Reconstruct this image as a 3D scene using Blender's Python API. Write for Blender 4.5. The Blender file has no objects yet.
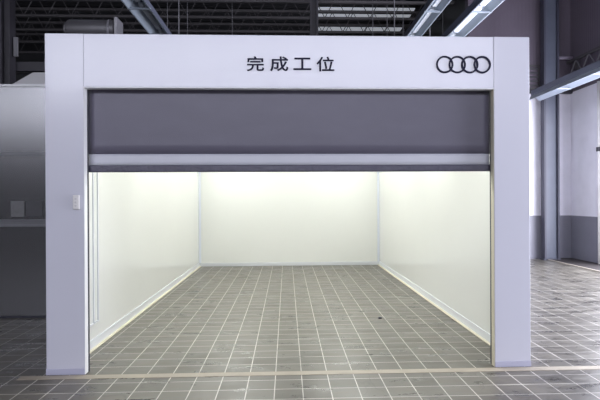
import bpy, bmesh, math, random
from mathutils import Vector, Matrix
random.seed(4)
S = bpy.context.scene
COL = S.collection

# ------------------------------------------------------------------ materials
def mat(name, col, rough=.5, metal=0., spec=.5, noise=0., nscale=8., bump=0., bscale=60., stretch=(1, 1, 1), coat=0.):
    m = bpy.data.materials.new(name); m.use_nodes = True
    nt = m.node_tree; n = nt.nodes; l = nt.links
    b = n['Principled BSDF']
    b.inputs['Base Color'].default_value = (*col, 1)
    b.inputs['Roughness'].default_value = rough
    b.inputs['Metallic'].default_value = metal
    b.inputs['Specular IOR Level'].default_value = spec
    b.inputs['Coat Weight'].default_value = coat
    tc = n.new('ShaderNodeTexCoord'); mp = n.new('ShaderNodeMapping'); mp.inputs['Scale'].default_value = stretch
    l.new(tc.outputs['Object'], mp.inputs['Vector'])
    if noise:
        t = n.new('ShaderNodeTexNoise'); t.inputs['Scale'].default_value = nscale; t.inputs['Detail'].default_value = 4
        l.new(mp.outputs[0], t.inputs['Vector'])
        r = n.new('ShaderNodeMapRange'); r.inputs['To Min'].default_value = 1 - noise; r.inputs['To Max'].default_value = 1 + noise
        l.new(t.outputs['Fac'], r.inputs['Value'])
        v = n.new('ShaderNodeVectorMath'); v.operation = 'SCALE'; v.inputs[0].default_value = col
        l.new(r.outputs[0], v.inputs['Scale']); l.new(v.outputs[0], b.inputs['Base Color'])
    if bump:
        t2 = n.new('ShaderNodeTexNoise'); t2.inputs['Scale'].default_value = bscale
        l.new(mp.outputs[0], t2.inputs['Vector'])
        bp = n.new('ShaderNodeBump'); bp.inputs['Strength'].default_value = bump; bp.inputs['Distance'].default_value = .01
        l.new(t2.outputs['Fac'], bp.inputs['Height']); l.new(bp.outputs[0], b.inputs['Normal'])
    return m

def emis(name, col, s):
    m = mat(name, col, .4)
    b = m.node_tree.nodes['Principled BSDF']
    b.inputs['Emission Color'].default_value = (*col, 1); b.inputs['Emission Strength'].default_value = s
    return m

M = dict(
    panel=mat('booth_panel', (.605, .605, .69), .26, noise=.015, nscale=2, coat=.2),
    panel_in=mat('inner_panel', (.81, .82, .795), .10, noise=.01, nscale=1.5),
    trim=mat('aluminium_trim', (.76, .80, .88), .35),
    skirt=mat('skirting', (.70, .72, .76), .35),
    sealant=mat('cream_sealant', (.74, .69, .55), .5),
    kick=mat('kick_plate', (.46, .46, .58), .3),
    edge=mat('edge_layer', (.80, .80, .82), .3),  # paler than the panel, for the light on the left pillar return
    rail=mat('guide_rail', (.035, .035, .05), .4),
    fabric=mat('curtain_fabric', (.115, .108, .148), .42, noise=.10, nscale=3, bump=.15, bscale=90, stretch=(1, 1, 2.5)),
    band=mat('reflective_band', (.54, .545, .61), .38, noise=.04, nscale=4),
    bar=mat('bottom_bar', (.085, .08, .115), .45, noise=.25, nscale=22, bump=1., bscale=22),
    ink=mat('sign_ink', (.012, .012, .035), .55, spec=.2),
    white=mat('white_plastic', (.72, .70, .70), .4),
    button=mat('grey_button', (.58, .56, .57), .4),
    gpanel=mat('glossy_grey_panel', (.20, .20, .215), .22, metal=.75, noise=.04, nscale=2),
    gtrim=mat('grey_trim', (.20, .20, .22), .35, metal=.2),
    toprail=mat('pale_top_rail', (.75, .75, .78), .35),
    plate=mat('grey_patch', (.17, .17, .18), .4, noise=.3, nscale=12),
    patch_dark=mat('dark_patch', (.07, .07, .08), .4, noise=.2, nscale=12),
    hood=mat('hood_metal', (.55, .54, .56), .45),
    duct=mat('duct_metal', (.08, .077, .085), .45, metal=.3),
    flange=mat('flange_metal', (.20, .195, .215), .45, metal=.2),
    steel=mat('dark_steel', (.045, .042, .052), .5, noise=.2, nscale=5),
    joist=mat('joist_steel', (.075, .07, .075), .45, noise=.25, nscale=6),
    colsteel=mat('painted_column', (.10, .11, .15), .35, noise=.15, nscale=4),
    colflange=mat('column_flange', (.05, .05, .075), .45),
    tray=mat('tray_metal', (.40, .45, .52), .35, metal=.25),
    trayd=mat('tray_side', (.13, .14, .19), .45, metal=.2),
    diffuser=mat('lamp_diffuser', (.80, .83, .88), .3),
    lamp=emis('lit_lamp', (.85, .88, 1.0), .85),
    led=emis('led_panel', (.985, 1.0, .945), 4.0),
    roof=mat('roof_sheet', (.03, .03, .034), .6, noise=.2, nscale=3),
    mauve=mat('mauve_pipe', (.30, .26, .34), .4),
    tape=mat('floor_tape', (.38, .33, .26), .5, noise=.2, nscale=5),
    gutter=mat('gutter_concrete', (.05, .043, .042), .6, noise=.3, nscale=6),
    line=mat('pale_line', (.36, .32, .27), .5, noise=.15, nscale=6),
    glimmer=emis('glimmer_glow', (.85, .9, 1.0), .30),  # added glow standing in for glints on the roof steel
    glass=emis('daylit_glazing', (.90, .92, 1.0), 4.2),
)

def wall_mat(name, lo, hi, z, rough_lo=.4, corr=False, top=None, ztop=99):
    """painted wall: dado colour up to z, paint above, cladding above ztop"""
    m = bpy.data.materials.new(name); m.use_nodes = True
    nt = m.node_tree; n = nt.nodes; l = nt.links; b = n['Principled BSDF']
    b.inputs['Roughness'].default_value = rough_lo
    g = n.new('ShaderNodeNewGeometry'); s = n.new('ShaderNodeSeparateXYZ'); l.new(g.outputs['Position'], s.inputs[0])
    def gt(v):
        q = n.new('ShaderNodeMath'); q.operation = 'GREATER_THAN'; q.inputs[1].default_value = v
        l.new(s.outputs['Z'], q.inputs[0]); return q.outputs[0]
    def mix(f, a, c):
        q = n.new('ShaderNodeMix'); q.data_type = 'RGBA'; l.new(f, q.inputs[0])
        if isinstance(a, tuple): q.inputs[6].default_value = (*a, 1)
        else: l.new(a, q.inputs[6])
        q.inputs[7].default_value = (*c, 1); return q.outputs[2]
    t = n.new('ShaderNodeTexNoise'); t.inputs['Scale'].default_value = 3; t.inputs['Detail'].default_value = 5
    l.new(g.outputs['Position'], t.inputs['Vector'])
    c = mix(gt(z), lo, hi)
    if top: c = mix(gt(ztop), c, top)
    r = n.new('ShaderNodeMapRange'); r.inputs['To Min'].default_value = .9; r.inputs['To Max'].default_value = 1.1
    l.new(t.outputs['Fac'], r.inputs['Value'])
    v = n.new('ShaderNodeVectorMath'); v.operation = 'SCALE'; l.new(c, v.inputs[0]); l.new(r.outputs[0], v.inputs['Scale'])
    l.new(v.outputs[0], b.inputs['Base Color'])
    if corr:
        w = n.new('ShaderNodeTexWave'); w.bands_direction = 'X'; w.inputs['Scale'].default_value = 3.2
        ad = n.new('ShaderNodeCombineXYZ'); sm = n.new('ShaderNodeMath'); sm.operation = 'ADD'
        l.new(s.outputs['X'], sm.inputs[0]); l.new(s.outputs['Y'], sm.inputs[1]); l.new(sm.outputs[0], ad.inputs['X'])
        l.new(ad.outputs[0], w.inputs['Vector'])
        mu = n.new('ShaderNodeMath'); mu.operation = 'MULTIPLY'; l.new(w.outputs['Fac'], mu.inputs[0]); l.new(gt(ztop), mu.inputs[1])
        bp = n.new('ShaderNodeBump'); bp.inputs['Strength'].default_value = .12; bp.inputs['Distance'].default_value = .02
        l.new(mu.outputs[0], bp.inputs['Height']); l.new(bp.outputs[0], b.inputs['Normal'])
    return m
M['wall'] = wall_mat('hall_wall', (.21, .205, .25), (.72, .70, .78), 1.14, corr=True, top=(.115, .095, .125), ztop=4.4)
M['wall_dark'] = wall_mat('far_wall', (.10, .10, .11), (.03, .03, .033), 1.14)

def floor_mat():
    m = bpy.data.materials.new('tiled_floor'); m.use_nodes = True
    nt = m.node_tree; n = nt.nodes; l = nt.links; b = n['Principled BSDF']
    g = n.new('ShaderNodeNewGeometry')
    mp = n.new('ShaderNodeMapping'); mp.vector_type = 'TEXTURE'
    mp.inputs['Location'].default_value = (-.110, 4.659, 0)
    l.new(g.outputs['Position'], mp.inputs['Vector'])
    br = n.new('ShaderNodeTexBrick'); br.offset = 0; br.squash = 1; br.offset_frequency = 1
    br.inputs['Scale'].default_value = 1
    br.inputs['Brick Width'].default_value = .2358; br.inputs['Row Height'].default_value = .2358
    br.inputs['Mortar Size'].default_value = .0042; br.inputs['Mortar Smooth'].default_value = .15
    br.inputs['Bias'].default_value = 0
    br.inputs['Color1'].default_value = (.082, .073, .059, 1); br.inputs['Color2'].default_value = (.124, .112, .092, 1)
    br.inputs['Mortar'].default_value = (.56, .53, .48, 1)
    l.new(mp.outputs[0], br.inputs['Vector'])
    # cloudy slate figure inside the tiles, scuffs, worn patches
    t = n.new('ShaderNodeTexNoise'); t.inputs['Scale'].default_value = 3.2; t.inputs['Detail'].default_value = 7; t.inputs['Roughness'].default_value = .65
    mp2 = n.new('ShaderNodeMapping'); mp2.inputs['Scale'].default_value = (.7, 1.8, 1); l.new(g.outputs['Position'], mp2.inputs['Vector']); l.new(mp2.outputs[0], t.inputs['Vector'])
    r = n.new('ShaderNodeMapRange'); r.inputs['From Min'].default_value = .3; r.inputs['From Max'].default_value = .7
    r.inputs['To Min'].default_value = .62; r.inputs['To Max'].default_value = 1.40
    l.new(t.outputs['Fac'], r.inputs['Value'])
    v = n.new('ShaderNodeVectorMath'); v.operation = 'SCALE'; l.new(br.outputs['Color'], v.inputs[0]); l.new(r.outputs[0], v.inputs['Scale'])
    # dark scuff marks: thin curved skid marks
    wv = n.new('ShaderNodeTexNoise'); wv.inputs['Scale'].default_value = .9; wv.inputs['Detail'].default_value = 3; wv.inputs['Distortion'].default_value = .9
    l.new(g.outputs['Position'], wv.inputs['Vector'])
    ab = n.new('ShaderNodeMath'); ab.operation = 'SUBTRACT'; l.new(wv.outputs['Fac'], ab.inputs[0]); ab.inputs[1].default_value = .44
    ab2 = n.new('ShaderNodeMath'); ab2.operation = 'ABSOLUTE'; l.new(ab.outputs[0], ab2.inputs[0])
    rr = n.new('ShaderNodeMapRange'); rr.inputs['From Min'].default_value = 0; rr.inputs['From Max'].default_value = .004
    rr.inputs['To Min'].default_value = .72; rr.inputs['To Max'].default_value = 1; l.new(ab2.outputs[0], rr.inputs['Value'])
    v2 = n.new('ShaderNodeVectorMath'); v2.operation = 'SCALE'; l.new(v.outputs[0], v2.inputs[0]); l.new(rr.outputs[0], v2.inputs['Scale'])
    l.new(v2.outputs[0], b.inputs['Base Color'])
    r2 = n.new('ShaderNodeMapRange'); r2.inputs['From Min'].default_value = .3; r2.inputs['From Max'].default_value = .7
    r2.inputs['To Min'].default_value = .20; r2.inputs['To Max'].default_value = .50
    l.new(t.outputs['Fac'], r2.inputs['Value']); l.new(r2.outputs[0], b.inputs['Roughness'])
    bp = n.new('ShaderNodeBump'); bp.inputs['Strength'].default_value = .25; bp.inputs['Distance'].default_value = .004
    l.new(t.outputs['Fac'], bp.inputs['Height'])
    l.new(bp.outputs[0], b.inputs['Normal'])
    return m
M['floor'] = floor_mat()

# ------------------------------------------------------------------ geometry helpers
def new(): return bmesh.new()
def box(bm, x0, x1, y0, y1, z0, z1):
    vs = [bm.verts.new((x, y, z)) for x in (x0, x1) for y in (y0, y1) for z in (z0, z1)]
    for f in ((0, 1, 3, 2), (4, 6, 7, 5), (0, 4, 5, 1), (2, 3, 7, 6), (0, 2, 6, 4), (1, 5, 7, 3)):
        bm.faces.new([vs[i] for i in f])
def prism(bm, prof, axis, a, b):
    """extrude a closed 2D profile along an axis from a to b"""
    def P(u, v, t): return {'X': (t, u, v), 'Y': (u, t, v), 'Z': (u, v, t)}[axis]
    A = [bm.verts.new(P(u, v, a)) for u, v in prof]; B = [bm.verts.new(P(u, v, b)) for u, v in prof]
    n = len(prof)
    bm.faces.new(A); bm.faces.new(B[::-1])
    for i in range(n): bm.faces.new((A[i], B[i], B[(i + 1) % n], A[(i + 1) % n]))
def tube(bm, p, q, r, n=12):
    p = Vector(p); q = Vector(q); d = q - p
    M4 = Matrix.Translation((p + q) / 2) @ d.to_track_quat('Z', 'Y').to_matrix().to_4x4()
    bmesh.ops.create_cone(bm, cap_ends=True, segments=n, radius1=r, radius2=r, depth=d.length, matrix=M4)
def obj(name, bm, m, parent=None, bevel=0, smooth=False):
    bmesh.ops.recalc_face_normals(bm, faces=bm.faces)
    me = bpy.data.meshes.new(name); bm.to_mesh(me); bm.free()
    o = bpy.data.objects.new(name, me); COL.objects.link(o)
    me.materials.append(M[m] if isinstance(m, str) else m)
    if smooth:
        for p in me.polygons: p.use_smooth = len(p.vertices) == 4
    if parent: 
        o.parent = parent
        o.matrix_parent_inverse = Matrix.Translation(-chain(parent))
    if bevel:
        b = o.modifiers.new('bevel', 'BEVEL'); b.width = bevel; b.segments = 2; b.limit_method = 'ANGLE'
    return o
def chain(o):
    v = Vector((0, 0, 0))
    while o:
        v += o.location
        if o.parent: v += o.matrix_parent_inverse.translation
        o = o.parent
    return v
def bx(name, dims, m, parent=None, bevel=0):
    bm = new(); box(bm, *dims); return obj(name, bm, m, parent, bevel)
def struct(o): o['kind'] = 'structure'; return o
def tag(o, label, cat, group=None):
    o['label'] = label; o['category'] = cat
    if group: o['group'] = group
    return o
def thing(name, label, cat, loc, group=None):
    o = bpy.data.objects.new(name, None); o.empty_display_size = .2; COL.objects.link(o); o.location = loc
    return tag(o, label, cat, group)

# ------------------------------------------------------------------ the hall
XR, XW = 7.55, -16.0            # right wall, left wall
YB, YF, YFAR = 14.35, -8.0, 24.0
ZR = 8.0
struct(bx('floor', (XW - .3, XR + 2.5, YF - .3, YFAR + .3, -.2, 0), 'floor'))
bm = new(); 
box(bm, XW - .3, XR + .3, YF - .3, YFAR + .3, ZR, ZR + .15)
for i in range(60):                                   # roof sheet ribs
    y = 14.5 + i * .16
    box(bm, XW, 4.8, y, y + .05, ZR - .04, ZR)
struct(obj('ceiling', bm, 'roof'))
struct(bx('wall_back', (4.8, XR + .25, YB, YB + .25, 0, ZR), 'wall'))
bm = new(); box(bm, 4.8, 5.05, YB + .25, YFAR, 0, ZR); struct(obj('wall_inner', bm, 'wall_dark'))
bm = new(); box(bm, XW, 5.05, YFAR, YFAR + .25, 0, ZR); struct(obj('wall_far', bm, 'wall_dark'))
struct(bx('wall_left', (XW - .25, XW, YF, YFAR, 0, ZR), 'wall_dark'))
# right wall with a wide open vehicle doorway
D0, D1, DZ = 2.0, 12.6, 4.2
bm = new()
box(bm, XR, XR + .25, D1, YB, 0, ZR); box(bm, XR, XR + .25, YF, D0, 0, ZR); box(bm, XR, XR + .25, D0, D1, DZ, ZR)
struct(obj('wall_right', bm, 'wall'))
bm = new()
box(bm, XR - .03, XR + .28, D0 - .12, D0, 0, DZ + .12); box(bm, XR - .03, XR + .28, D1, D1 + .12, 0, DZ + .12); box(bm, XR - .03, XR + .28, D0, D1, DZ, DZ + .12)
struct(obj('door_1', bm, 'gtrim'))
# front wall (behind the viewer) with a glazed band high up
bm = new()
W0, W1, WZ0, WZ1 = -15.2, 7.0, 4.6, 7.2
box(bm, XW, XR + .25, YF - .25, YF, 0, WZ0); box(bm, XW, XR + .25, YF - .25, YF, WZ1, ZR)
box(bm, XW, W0, YF - .25, YF, WZ0, WZ1); box(bm, W1, XR + .25, YF - .25, YF, WZ0, WZ1)
struct(obj('wall_front', bm, 'wall_dark'))
w = struct(bx('window_1', (W0, W1, YF - .14, YF - .12, WZ0, WZ1), 'glass'))
bm = new()
for i in range(13):
    x = W0 + (W1 - W0) * i / 12; box(bm, x - .05, x + .05, YF - .12, YF - .02, WZ0, WZ1)
for z in (WZ0 + .04, (WZ0 + WZ1) / 2, WZ1 - .04): box(bm, W0, W1, YF - .12, YF - .03, z - .04, z + .04)
obj('window_frame', bm, 'steel', w)
# glowing strips added over the far bay for the glimmer among the joists
struct(bx('glimmer_strip_1', (.95, 4.3, 18.2, 19.1, ZR - .07, ZR - .05), 'glimmer'))
struct(bx('glimmer_strip_2', (1.2, 4.3, 20.25, 20.7, ZR - .07, ZR - .05), 'glimmer'))
# gutter strip and its pale edge line along the right and back wall foot
bm = new(); box(bm, 6.78, XR, 5.0, YB, 0, .012); struct(obj('trim_1', bm, 'gutter'))
bm = new(); box(bm, 6.73, 6.79, 5.0, YB - .03, 0, .018); struct(obj('trim_2', bm, 'line'))

# ------------------------------------------------------------------ the booth
F = 5.155
BXL, BXR, BH = -2.2106, 2.3121, 3.134
IL, IR, IB = -2.107, 2.2413, 13.334
OL, OR, OZ = -1.863, 1.966, 2.63
booth = thing('work_booth', 'large white panelled booth with a wide open front in the middle of the hall', 'booth', ((BXL + BXR) / 2, F, 0))
T = .08
# front: two pillars and the header
p = bx('front_pillar', (BXL, OL, F, F + T, 0, BH), 'panel', booth, .004)
bx('kick_plate', (BXL - .002, OL + .0, F - .006, F, 0, .055), 'kick', p, .002)
bx('edge_layer', (OL + .0, OL + .004, F - .001, F + T, 0, OZ + .02), 'edge', p, .003)  # thin layer on the return, its brightness put into the colour
p = bx('front_pillar', (OR + .002, BXR, F, F + T, 0, BH), 'panel', booth, .004)
bx('kick_plate', (OR + .002, BXR + .002, F - .006, F, 0, .055), 'kick', p, .002)
bx('edge_layer', (OR - .002, OR + .002, F + .004, F + T, 0, OZ + .02), 'sealant', p, .003)
hd = bx('header_panel', (OL + .0008, OR - .0001, F + .0012, F + T, OZ + .015, BH - .001), 'panel', booth, .004)
bx('edge_layer', (OL + .004, OR - .002, F - .002, F + T, OZ + .005, OZ + .015), 'edge', hd, .002)
# lettering on the header
def text_mesh(ch):
    c = bpy.data.curves.new('sign_character', 'FONT'); c.body = ch; c.size = 1; c.extrude = .004; c.offset = .004
    o = bpy.data.objects.new('sign_character', c); COL.objects.link(o)
    bpy.context.view_layer.update()
    me = bpy.data.meshes.new_from_object(o.evaluated_get(bpy.context.evaluated_depsgraph_get()))
    bpy.data.objects.remove(o); bpy.data.curves.remove(c)
    return me
slots = [(-.3646, -.2080), (-.1490, .0170), (.0690, .2330), (.2850, .4490)]
for ch, (a, b) in zip('完成工位', slots):
    me = text_mesh(ch)
    xs = [v.co.x for v in me.vertices]; ys = [v.co.y for v in me.vertices]
    x0, x1, y0, y1 = min(xs), max(xs), min(ys), max(ys)
    hgt = .135 if ch != '工' else .112
    zb = 2.797 if ch != '工' else 2.810
    for v in me.vertices:
        x = a + (v.co.x - x0) / (x1 - x0) * (b - a); z = zb + (v.co.y - y0) / (y1 - y0) * hgt
        v.co = (x, F - .002 - (v.co.z + .004) * .5, z)
    # heavier strokes: overlay shifted copies of the glyph
    b0 = bmesh.new(); b0.from_mesh(me); b1 = bmesh.new()
    for k, (dx, dz) in enumerate(((0, 0), (.0020, 0), (-.0020, 0), (0, .0014), (0, -.0014))):
        b2 = b0.copy()
        for v in b2.verts: v.co += Vector((dx, -.0002 * k, dz))
        tmp = bpy.data.meshes.new('tmp'); b2.to_mesh(tmp); b1.from_mesh(tmp); bpy.data.meshes.remove(tmp); b2.free()
    b1.to_mesh(me); b0.free(); b1.free()
    me.materials.clear(); me.materials.append(M['ink'])
    o = bpy.data.objects.new('sign_character', me); COL.objects.link(o)
    o.parent = hd; o.matrix_parent_inverse = Matrix.Translation(-chain(hd))
# four linked rings
for i in range(4):
    cx = 1.496 + i * .1195; cz = 2.867
    bm = new(); N = 48; R0, R1 = .0660, .0825; rings = []
    for k in range(N):
        a = 2 * math.pi * k / N; c, s = math.cos(a), math.sin(a)
        rings.append([bm.verts.new((cx + r * c, y, cz + r * s)) for r, y in ((R0, F), (R0, F - .008 - .001 * i), (R1, F - .008 - .001 * i), (R1, F))])
    for k in range(N):
        A, B = rings[k], rings[(k + 1) % N]
        for j in range(4): bm.faces.new((A[j], B[j], B[(j + 1) % 4], A[(j + 1) % 4]))
    obj('emblem_ring', bm, 'ink', hd)
# body
sw = bx('side_wall', (BXL, IL, F + T, IB + .09, 0, BH), 'panel_in', booth)
sw2 = bx('side_wall', (IR, BXR, F + T, IB + .09, 0, BH), 'panel_in', booth)
bw = bx('rear_wall', (IL, IR, IB, IB + .09, 0, BH - .12), 'panel_in', booth)
rf = bx('roof_panel', (IL, IR, F + T, IB + .09, BH - .11, BH - .005), 'panel_in', booth)
# skirting, cream sealant bead, corner profiles
for a, b, c, d, par in ((IL, IL + .012, IL + .012, IL + .05, sw), (IR - .012, IR, IR - .05, IR - .012, sw2)):
    bx('skirting', (a, b, F + T + .2, IB, 0, .10), 'skirt', par, .003)
    bx('sealant_strip', (c, d, F + T + .2, IB - .012, 0, .012), 'sealant', par, .003)
bx('skirting', (IL + .012, IR - .012, IB - .012, IB, 0, .085), 'skirt', bw, .003)
bx('corner_profile', (IL, IL + .05, IB - .05, IB - .012, .085, BH - .12), 'trim', bw, .004)
bx('corner_profile', (IR - .05, IR, IB - .05, IB - .012, .085, BH - .12), 'trim', bw, .004)
# side door in the left wall, just inside the opening
dr = bx('side_door', (IL, IL + .012, 5.30, 6.205, .262, 2.25), 'panel_in', sw, .003)
dr['label'] = 'flush white side door in the left inner wall near the opening'
bm = new(); t = .022
box(bm, IL + .012, IL + .024, 6.18, 6.205, .262, 2.25); box(bm, IL + .012, IL + .024, 6.04, 6.062, .262 + .0, 2.25)
box(bm, IL + .012, IL + .024, 5.30, 6.205, .262, .28)
# ceiling light panels of the booth (they hang at the inner roof)
for k, y in enumerate((5.95, 8.2, 10.4, 12.4)):
    for x in (-1.1, 1.2):
        fr = bx('light_panel', (x - .62, x + .62, y - .16, y + .16, BH - .15, BH - .11), 'led', booth, .003)

obj('door_frame', bm, 'skirt', sw)
# ------------------------------------------------------------------ roller curtain
rc = thing('roller_curtain', 'half raised dark grey fabric roller curtain with pale band, hanging in the booth opening', 'roller door', (.05, 5.30, 0))
for a, b in ((OL - .030, OL + .010), (OR - .004, OR + .04)):
    g = bx('guide_rail', (a, b, 5.2355, 5.262, 0, 2.98), 'rail', rc, .003)
# slightly rippled curtain cloth
def cloth(x0, x1, z0, z1, y, th, amp, nx=60, nz=10, seed=0):
    bm = new(); g = []
    rnd = random.Random(seed)
    ph = [rnd.uniform(0, 6.28) for _ in range(6)]
    for s in (0, 1):
        L = []
        for i in range(nx + 1):
            c = []
            for j in range(nz + 1):
                x = x0 + (x1 - x0) * i / nx; z = z0 + (z1 - z0) * j / nz
                e = min(i, nx - i) / nx; e = min(1, e * 8)
                dy = amp * e * (math.sin(x * 2.1 + ph[0] + z) + .5 * math.sin(x * 5.3 + ph[1] + 2 * z) + .3 * math.sin(x * 13 + ph[2]))
                c.append(bm.verts.new((x, y + dy + (th if s else 0), z)))
            L.append(c)
        g.append(L)
    for s in (0, 1):
        for i in range(nx):
            for j in range(nz):
                bm.faces.new((g[s][i][j], g[s][i + 1][j], g[s][i + 1][j + 1], g[s][i][j + 1]))
    for i in range(nx):
        for j in (0, nz): bm.faces.new((g[0][i][j], g[0][i + 1][j], g[1][i + 1][j], g[1][i][j]))
    for j in range(nz):
        for i in (0, nx): bm.faces.new((g[0][i][j], g[0][i][j + 1], g[1][i][j + 1], g[1][i][j]))
    return bm
CL, CR = OL + .006, OR - .001
obj('curtain', cloth(CL, CR, 2.034, 2.95, 5.268, .006, .0012, seed=1), 'fabric', rc, smooth=True)
obj('reflective_band', cloth(CL + .004, CR - .004, 1.929, 2.034, 5.264, .012, .0010, nz=3, seed=1), 'band', rc, smooth=True)
bb = obj('bottom_bar', cloth(CL, CR, 1.864, 1.929, 5.262, .030, .0020, nx=140, nz=4, seed=5), 'bar', rc, smooth=True)
bm = new(); tube(bm, (CL - .01, 5.33, 2.88), (CR + .01, 5.33, 2.88), .045, 20); obj('roller_tube', bm, 'rail', rc, smooth=True)

# ------------------------------------------------------------------ control on the pillar
sx0, sx1 = -1.958, -1.896
cb = thing('control_box', 'small white push button control box fixed to the left front pillar of the booth', 'switch', ((sx0 + sx1) / 2, F, 1.517))
bm = new(); box(bm, sx0, sx1, F - .028, F, 1.517, 1.650)
bo = obj('housing', bm, 'white', cb, .009)
for z in (1.615, 1.583, 1.551):
    bm = new(); tube(bm, ((sx0 + sx1) / 2, F - .026, z), ((sx0 + sx1) / 2, F - .033, z), .010, 16); obj('button', bm, 'button', cb, smooth=True)

# ------------------------------------------------------------------ tape on the floor
bm = new()
N = 40
for i in range(N):
    a = -2.42 + 6.6 * i / N; b = -2.42 + 6.6 * (i + 1) / N
    box(bm, a, b, 5.022, 5.128, .0005, .003)
bmesh.ops.remove_doubles(bm, verts=bm.verts, dist=.0001)
tag(obj('floor_tape', bm, 'tape'), 'worn cream tape line on the tiles running across in front of the booth', 'tape')
bm = new(); bmesh.ops.create_icosphere(bm, subdivisions=2, radius=.03, matrix=Matrix.Translation((1.2385, 7.336, .008)) @ Matrix.Scale(.35, 4, (0, 0, 1)))
tag(obj('mud_clod', bm, 'ink'), 'tiny dark speck of dirt on the booth floor, right of centre', 'dirt')

# ------------------------------------------------------------------ neighbouring partition on the left
PY = 7.68
pt = thing('partition_wall', 'glossy dark grey metal panel partition left of the white booth', 'partition', (-5.6, PY, 0))
X0 = -8.9
bx('panel', (X0, BXL - .01, PY, PY + .08, 1.347, 2.222), 'gpanel', pt, .003)
bx('panel', (X0, BXL - .01, PY, PY + .08, 2.262, 3.150), 'gpanel', pt, .003)
bx('panel', (X0, BXL - .01, PY, PY + .08, .03, 1.245), 'gpanel', pt, .003)
bx('base_rail', (X0, BXL - .01, PY - .005, PY + .085, 0, .03), 'rail', pt)
bx('joint_strip', (X0, BXL - .01, PY - .012, PY + .08, 2.222, 2.262), 'gtrim', pt, .003)
bm = new(); box(bm, X0, BXL - .01, PY - .010, PY + .08, 1.245, 1.270); box(bm, X0, BXL - .01, PY + .02, PY + .08, 1.270, 1.325); box(bm, X0, BXL - .01, PY - .010, PY + .08, 1.325, 1.347)
obj('joint_strip', bm, 'gtrim', pt, .002)
bx('top_rail', (X0, BXL - .01, PY - .02, PY + .10, 3.150, 3.185), 'toprail', pt, .004)
o = bx('wall_patch', (-3.754, -3.570, PY - .014, PY - .001, 1.378, 1.597), 'plate', None, .004)  # thin flat grey box on the partition face
tag(o, 'small light grey plate on the dark partition above its lower joint strip', 'plate')
o = bx('wall_patch', (-3.555, -3.330, PY - .010, PY - .001, 1.378, 1.597), 'patch_dark', None, .004)  # thin flat darker box next to it
tag(o, 'dark square plate right of the light grey plate on the partition', 'plate')
# hood: sloping sides, sits on the top rail
bm = new()
def quadbox(lo, hi): 
    A = [bm.verts.new(v) for v in lo]; B = [bm.verts.new(v) for v in hi]
    bm.faces.new(A); bm.faces.new(B[::-1])
    for i in range(4): bm.faces.new((A[i], B[i], B[(i + 1) % 4], A[(i + 1) % 4]))
quadbox([(-3.73, PY - .01, 3.186), (-2.40, PY - .01, 3.186), (-2.40, PY + .7, 3.186), (-3.73, PY + .7, 3.186)],
        [(-3.50, PY + .10, 3.375), (-2.60, PY + .10, 3.375), (-2.60, PY + .6, 3.375), (-3.50, PY + .6, 3.375)])
tag(obj('vent_hood', bm, 'hood', None, .01), 'pale grey sloping metal hood on top of the dark partition', 'hood')

# ------------------------------------------------------------------ drum on the booth roof
dm = thing('duct_drum', 'dark grey cylindrical duct with a square end flange lying on the booth roof', 'duct', (-1.86, 5.40, BH))
bm = new(); tube(bm, (-2.09, 5.40, 3.236), (-1.63, 5.40, 3.236), .100, 32); obj('drum', bm, 'duct', dm, .02, True)
bm = new(); tube(bm, (-2.115, 5.40, 3.236), (-2.088, 5.40, 3.236), .075, 32); obj('end_cap', bm, 'duct', dm, .008, True)
bm = new(); box(bm, -1.628, -1.600, 5.30, 5.50, BH, 3.338); obj('flange', bm, 'flange', dm, .003)
bm = new(); tube(bm, (-1.70, 5.40, 3.236), (-1.68, 5.40, 3.236), .1035, 32); obj('clamp_ring', bm, 'flange', dm, 0, True)
for x in (-2.0, -1.8): bx('saddle', (x - .02, x + .02, 5.33, 5.47, BH, BH + .02), 'duct', dm)

# ------------------------------------------------------------------ overhead trays / light trunking (run front to back)
def trunking(label, x, z, y0, y1, w, lit=None, hang=(), side=-1, group=None):
    t = thing('light_trunking', label, 'ceiling light', (x, (y0 + y1) / 2, z), group)
    h = w * .32
    # angled reflector wings
    bm = new()
    prism(bm, [(x - w / 2, z), (x - w / 2 + .02, z), (x - w * .16, z + h), (x - w * .16, z + h + .02), (x - w * .18, z + h + .02)], 'Y', y0, y1)
    prism(bm, [(x + w / 2, z), (x + w / 2 - .02, z), (x + w * .16, z + h), (x + w * .16, z + h + .02), (x + w * .18, z + h + .02)], 'Y', y0, y1)
    obj('reflector', bm, 'tray', t)
    bm = new(); prism(bm, [(x - w * .18, z + h + .018), (x + w * .18, z + h + .018), (x + w * .18, z + h + .16), (x - w * .18, z + h + .16)], 'Y', y0, y1)
    obj('spine', bm, 'trayd', t)
    n = int((y1 - y0) / 1.5)
    for i in range(n):
        a = y0 + .1 + i * 1.5
        bm = new(); prism(bm, [(x - .035, z + h - .03), (x + .035, z + h - .03), (x + .045, z + h + .018), (x - .045, z + h + .018)], 'Y', a, a + 1.36)
        obj('lamp_tube', bm, 'lamp' if lit and lit(a) else 'diffuser', t)
        if i: 
            bm = new(); box(bm, x - w / 2 - .005, x + w / 2 + .005, a - .09, a - .05, z - .004, z + .02); obj('joint_clip', bm, 'tray', t)
    for y in hang:
        bm = new(); tube(bm, (x, y, z + h + .15), (x, y, ZR), .012, 8); obj('hanger_rod', bm, 'flange', t)
    return t
trunking('unlit light trunking above the left end of the booth header', -2.50, 4.86, 3.5, 14.0, .38, hang=(6, 13))
trunking('unlit slate grey trunking above the booth header, left of the lit strip pair', 2.57, 4.86, 3.5, 14.0, .30, hang=(6, 13))
trunking('bright light trunking above the four ring emblem, right of the slate grey one', 3.42, 4.86, 3.5, 14.0, .36, lit=lambda a: 8 < a < 10.8, hang=(6, 13))
trunking('low light trunking at far right ending beside the steel column', 6.42, 4.13, 6.5, 14.1, .34, lit=lambda a: 9.4 < a < 12.4, hang=(7.2, 10.95))

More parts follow.
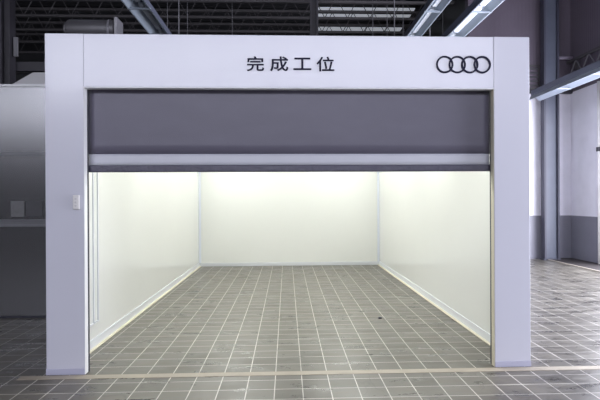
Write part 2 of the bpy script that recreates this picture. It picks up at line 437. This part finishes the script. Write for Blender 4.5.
# ------------------------------------------------------------------ roof joists over the far bay
def joist(y, label):
    t = thing('roof_joist', label, 'roof joist', (-2.6, y, 7.15), 'steel lattice joists under the dark roof')
    a, b = XW, 4.8
    bx('bottom_chord', (a, b, y - .05, y + .05, 7.15, 7.22), 'joist', t)
    bx('top_chord', (a, b, y - .06, y + .06, 7.82, 7.90), 'joist', t)
    bm = new(); x = a + 6.0; k = 0
    while x < b - .35:
        z0, z1 = (7.2, 7.84) if k % 2 == 0 else (7.84, 7.2)
        tube(bm, (x, y, z0), (x + .35, y, z1), .012, 6); x += .35; k += 1
    obj('web', bm, 'joist', t)
for i, y in enumerate((15.6, 17.0, 18.4, 19.8, 21.2)):
    joist(y, 'dark steel lattice roof joist above the booth, ' + ['nearest of the row', 'second from the front', 'middle of the row', 'second from the back', 'rearmost of the row'][i])
# girts on the far wall
for i, z in enumerate((6.3, 7.0)):
    tag(bx('wall_girt', (XW, 4.8, YFAR - .2, YFAR, z, z + .16), 'joist'), ['lower', 'upper'][i] + ' dark horizontal girt on the far wall behind the booth', 'beam', 'girts on the far wall')
# pipe hung on thin rods
sp = thing('sprinkler_pipe', 'thin pipe hung on long rods behind the booth header', 'pipe', (0, 16.0, 5.5))
bm = new(); tube(bm, (-9.5, 16, 5.5), (4.7, 16, 5.5), .04, 12); obj('pipe', bm, 'joist', sp)
for x in (-3.40, -2.83, -1.55, 2.53, 2.95, 3.42, 4.59):
    bm = new(); tube(bm, (x, 16, 5.5), (x, 16, ZR - .04), .010, 8); obj('hanger_rod', bm, 'flange', sp)

# ------------------------------------------------------------------ steel columns
def hcol(name, label, x, y, w, d, web, fl, z1=ZR):
    t = thing(name, label, 'column', (x, y, 0))
    bx('flange', (x - w / 2, x - w / 2 + .045, y - d / 2, y + d / 2, .03, z1), fl, t)
    bx('flange', (x + w / 2 - .045, x + w / 2, y - d / 2, y + d / 2, .03, z1), fl, t)
    bx('web', (x - w / 2 + .045, x + w / 2 - .045, y - .02, y + .02, .03, z1), web, t)
    bx('base_plate', (x - w / 2 - .04, x + w / 2 + .04, y - d / 2 - .02, y + d / 2 + .02, 0, .03), fl, t)
    return t
hcol('steel_column', 'blue grey steel column beside the back wall, right of the booth', 6.865, 14.10, .40, .20, 'colsteel', 'colflange')
hcol('steel_column', 'dark steel column rising behind the middle of the booth header', .762, 15.0, .22, .25, 'steel', 'steel')
hcol('steel_column', 'dark steel column beyond the grey partition at far left', -5.92, 12.0, .22, .25, 'steel', 'steel')
o = bx('strip_board', (-5.775, -5.69, 11.95, 12.0, 4.66, 5.07), 'flange', None, .005); tag(o, 'narrow pale board fixed beside the far left column above the partition', 'board')
o = bx('cross_beam', (-9.9, -2.3, 12.02 + .13, 12.3, 4.40, 4.60), 'steel', None, .005); tag(o, 'dark horizontal beam behind the far left column above the partition', 'beam')

# ------------------------------------------------------------------ right corner details
tag(bx('wall_rail', (4.9, XR - .01, YB - .12, YB, 4.36, 4.47), 'steel', None, .005), 'dark rail at the top of the white paint on the back wall', 'rail')
lv = thing('louvre_vent', 'small louvred vent left of the blue grey steel column, above the white wall', 'vent', (6.5, YB - .02, 4.5))
bm = new(); 
for a, b, c, d in ((6.22, 6.26, 4.50, 5.10), (6.66, 6.69, 4.50, 5.10), (6.22, 6.69, 4.48, 4.52), (6.22, 6.69, 5.08, 5.12)): box(bm, a, b, YB - .06, YB, c, d)
obj('frame', bm, 'joist', lv)
for i in range(5):
    z = 4.56 + i * .11
    bm = new(); prism(bm, [(YB - .055, z), (YB - .05, z), (YB - .005, z + .05), (YB - .012, z + .05)], 'X', 6.26, 6.66); obj('slat', bm, 'flange', lv)
pp = thing('wall_pipe', 'short mauve pipe on the dark cladding right of the steel column', 'pipe', (7.35, YB - .12, 5.28))
bm = new(); tube(bm, (7.13, YB - .12, 5.29), (7.53, YB - .12, 5.29), .05, 14); obj('pipe', bm, 'mauve', pp, 0, True)
bm = new(); box(bm, 7.3, 7.34, YB - .12, YB, 5.26, 5.32); obj('bracket', bm, 'steel', pp)
gd = thing('lattice_girder', 'low steel lattice girder along the right wall above the light trunking', 'girder', (7.4, 12.2, 4.75))
bx('bottom_chord', (7.36, 7.44, 9.8, 14.2, 4.75, 4.81), 'joist', gd); bx('top_chord', (7.36, 7.44, 9.8, 14.2, 5.12, 5.18), 'joist', gd)
bm = new(); y = 9.9; k = 0
while y < 14.0:
    a, b = (4.8, 5.14) if k % 2 == 0 else (5.14, 4.8)
    tube(bm, (7.4, y, a), (7.4, y + .3, b), .015, 6); y += .3; k += 1
obj('web', bm, 'flange', gd)
for y in (9.9, 13.9): bx('bracket', (7.44, XR - .002, y, y + .08, 4.8, 5.1), 'joist', gd)
bx('hanger', (7.385, 7.415, 10.0, 10.03, 5.18, ZR), 'joist', gd)
dp = thing('downpipe', 'thin pale downpipe on the right wall at the edge of view', 'pipe', (7.5, 12.93, 0))
bm = new(); tube(bm, (7.49, 12.93, .012), (7.49, 12.93, 4.4), .035, 14); obj('pipe', bm, 'white', dp, 0, True)
bm = new(); box(bm, 7.445, XR, 12.88, 12.98, 2.72, 2.82); obj('clamp', bm, 'steel', dp)

# ------------------------------------------------------------------ light
W = bpy.data.worlds.new('daylight'); S.world = W; W.use_nodes = True
bg = W.node_tree.nodes['Background']; bg.inputs[0].default_value = (.80, .87, 1.0, 1); bg.inputs[1].default_value = .9
def area(name, loc, aim, sx, sy, power, col):
    l = bpy.data.lights.new(name, 'AREA'); l.shape = 'RECTANGLE'; l.size = sx; l.size_y = sy; l.energy = power; l.color = col
    o = bpy.data.objects.new(name, l); COL.objects.link(o); o.location = loc
    o.rotation_euler = (Vector(aim) - Vector(loc)).to_track_quat('-Z', 'Y').to_euler(); return o
area('daylight_front', (-1.1, YF + .05, 5.9), (-1.1, YF + 10, 3.4), 16, 2.4, 850, (.84, .86, 1.0))
area('daylight_doorway', (XR + .2, (D0 + D1) / 2, 2.1), (0, (D0 + D1) / 2 , 1.6), D1 - D0, 4.1, 1900, (.86, .88, 1.0))
for y in (5.95, 8.2, 10.4, 12.4):
    for x in (-1.1, 1.2):
        area('booth_lamp', (x, y, BH - .16), (x, y, 0), 1.2, .3, 21, (.985, 1.0, .955))

# ------------------------------------------------------------------ camera
f, cx, yaw, pit, rol = 551.5786, 310.3984, .0427, -.0012, -.0048
Fv = Vector((math.sin(yaw), math.cos(yaw), 0)); R = Vector((math.cos(yaw), -math.sin(yaw), 0)); U = Vector((0, 0, 1))
F2 = Fv * math.cos(pit) + U * math.sin(pit); U2 = U * math.cos(pit) - Fv * math.sin(pit)
R3 = R * math.cos(rol) + U2 * math.sin(rol); U3 = U2 * math.cos(rol) - R * math.sin(rol)
cam = bpy.data.cameras.new('camera'); co = bpy.data.objects.new('camera', cam); COL.objects.link(co)
m = Matrix((R3, U3, -F2)).transposed().to_4x4(); m.translation = (0, 0, 1.6)
co.matrix_world = m
cam.sensor_width = 36; cam.lens = f * 36 / 600; cam.shift_x = -(cx - 300) / 600
cam.clip_end = 200
S.camera = co
S.view_settings.view_transform = 'Standard'; S.view_settings.look = 'None'
S.view_settings.exposure = 0.05; S.view_settings.gamma = 1; S.view_settings.use_curve_mapping = False
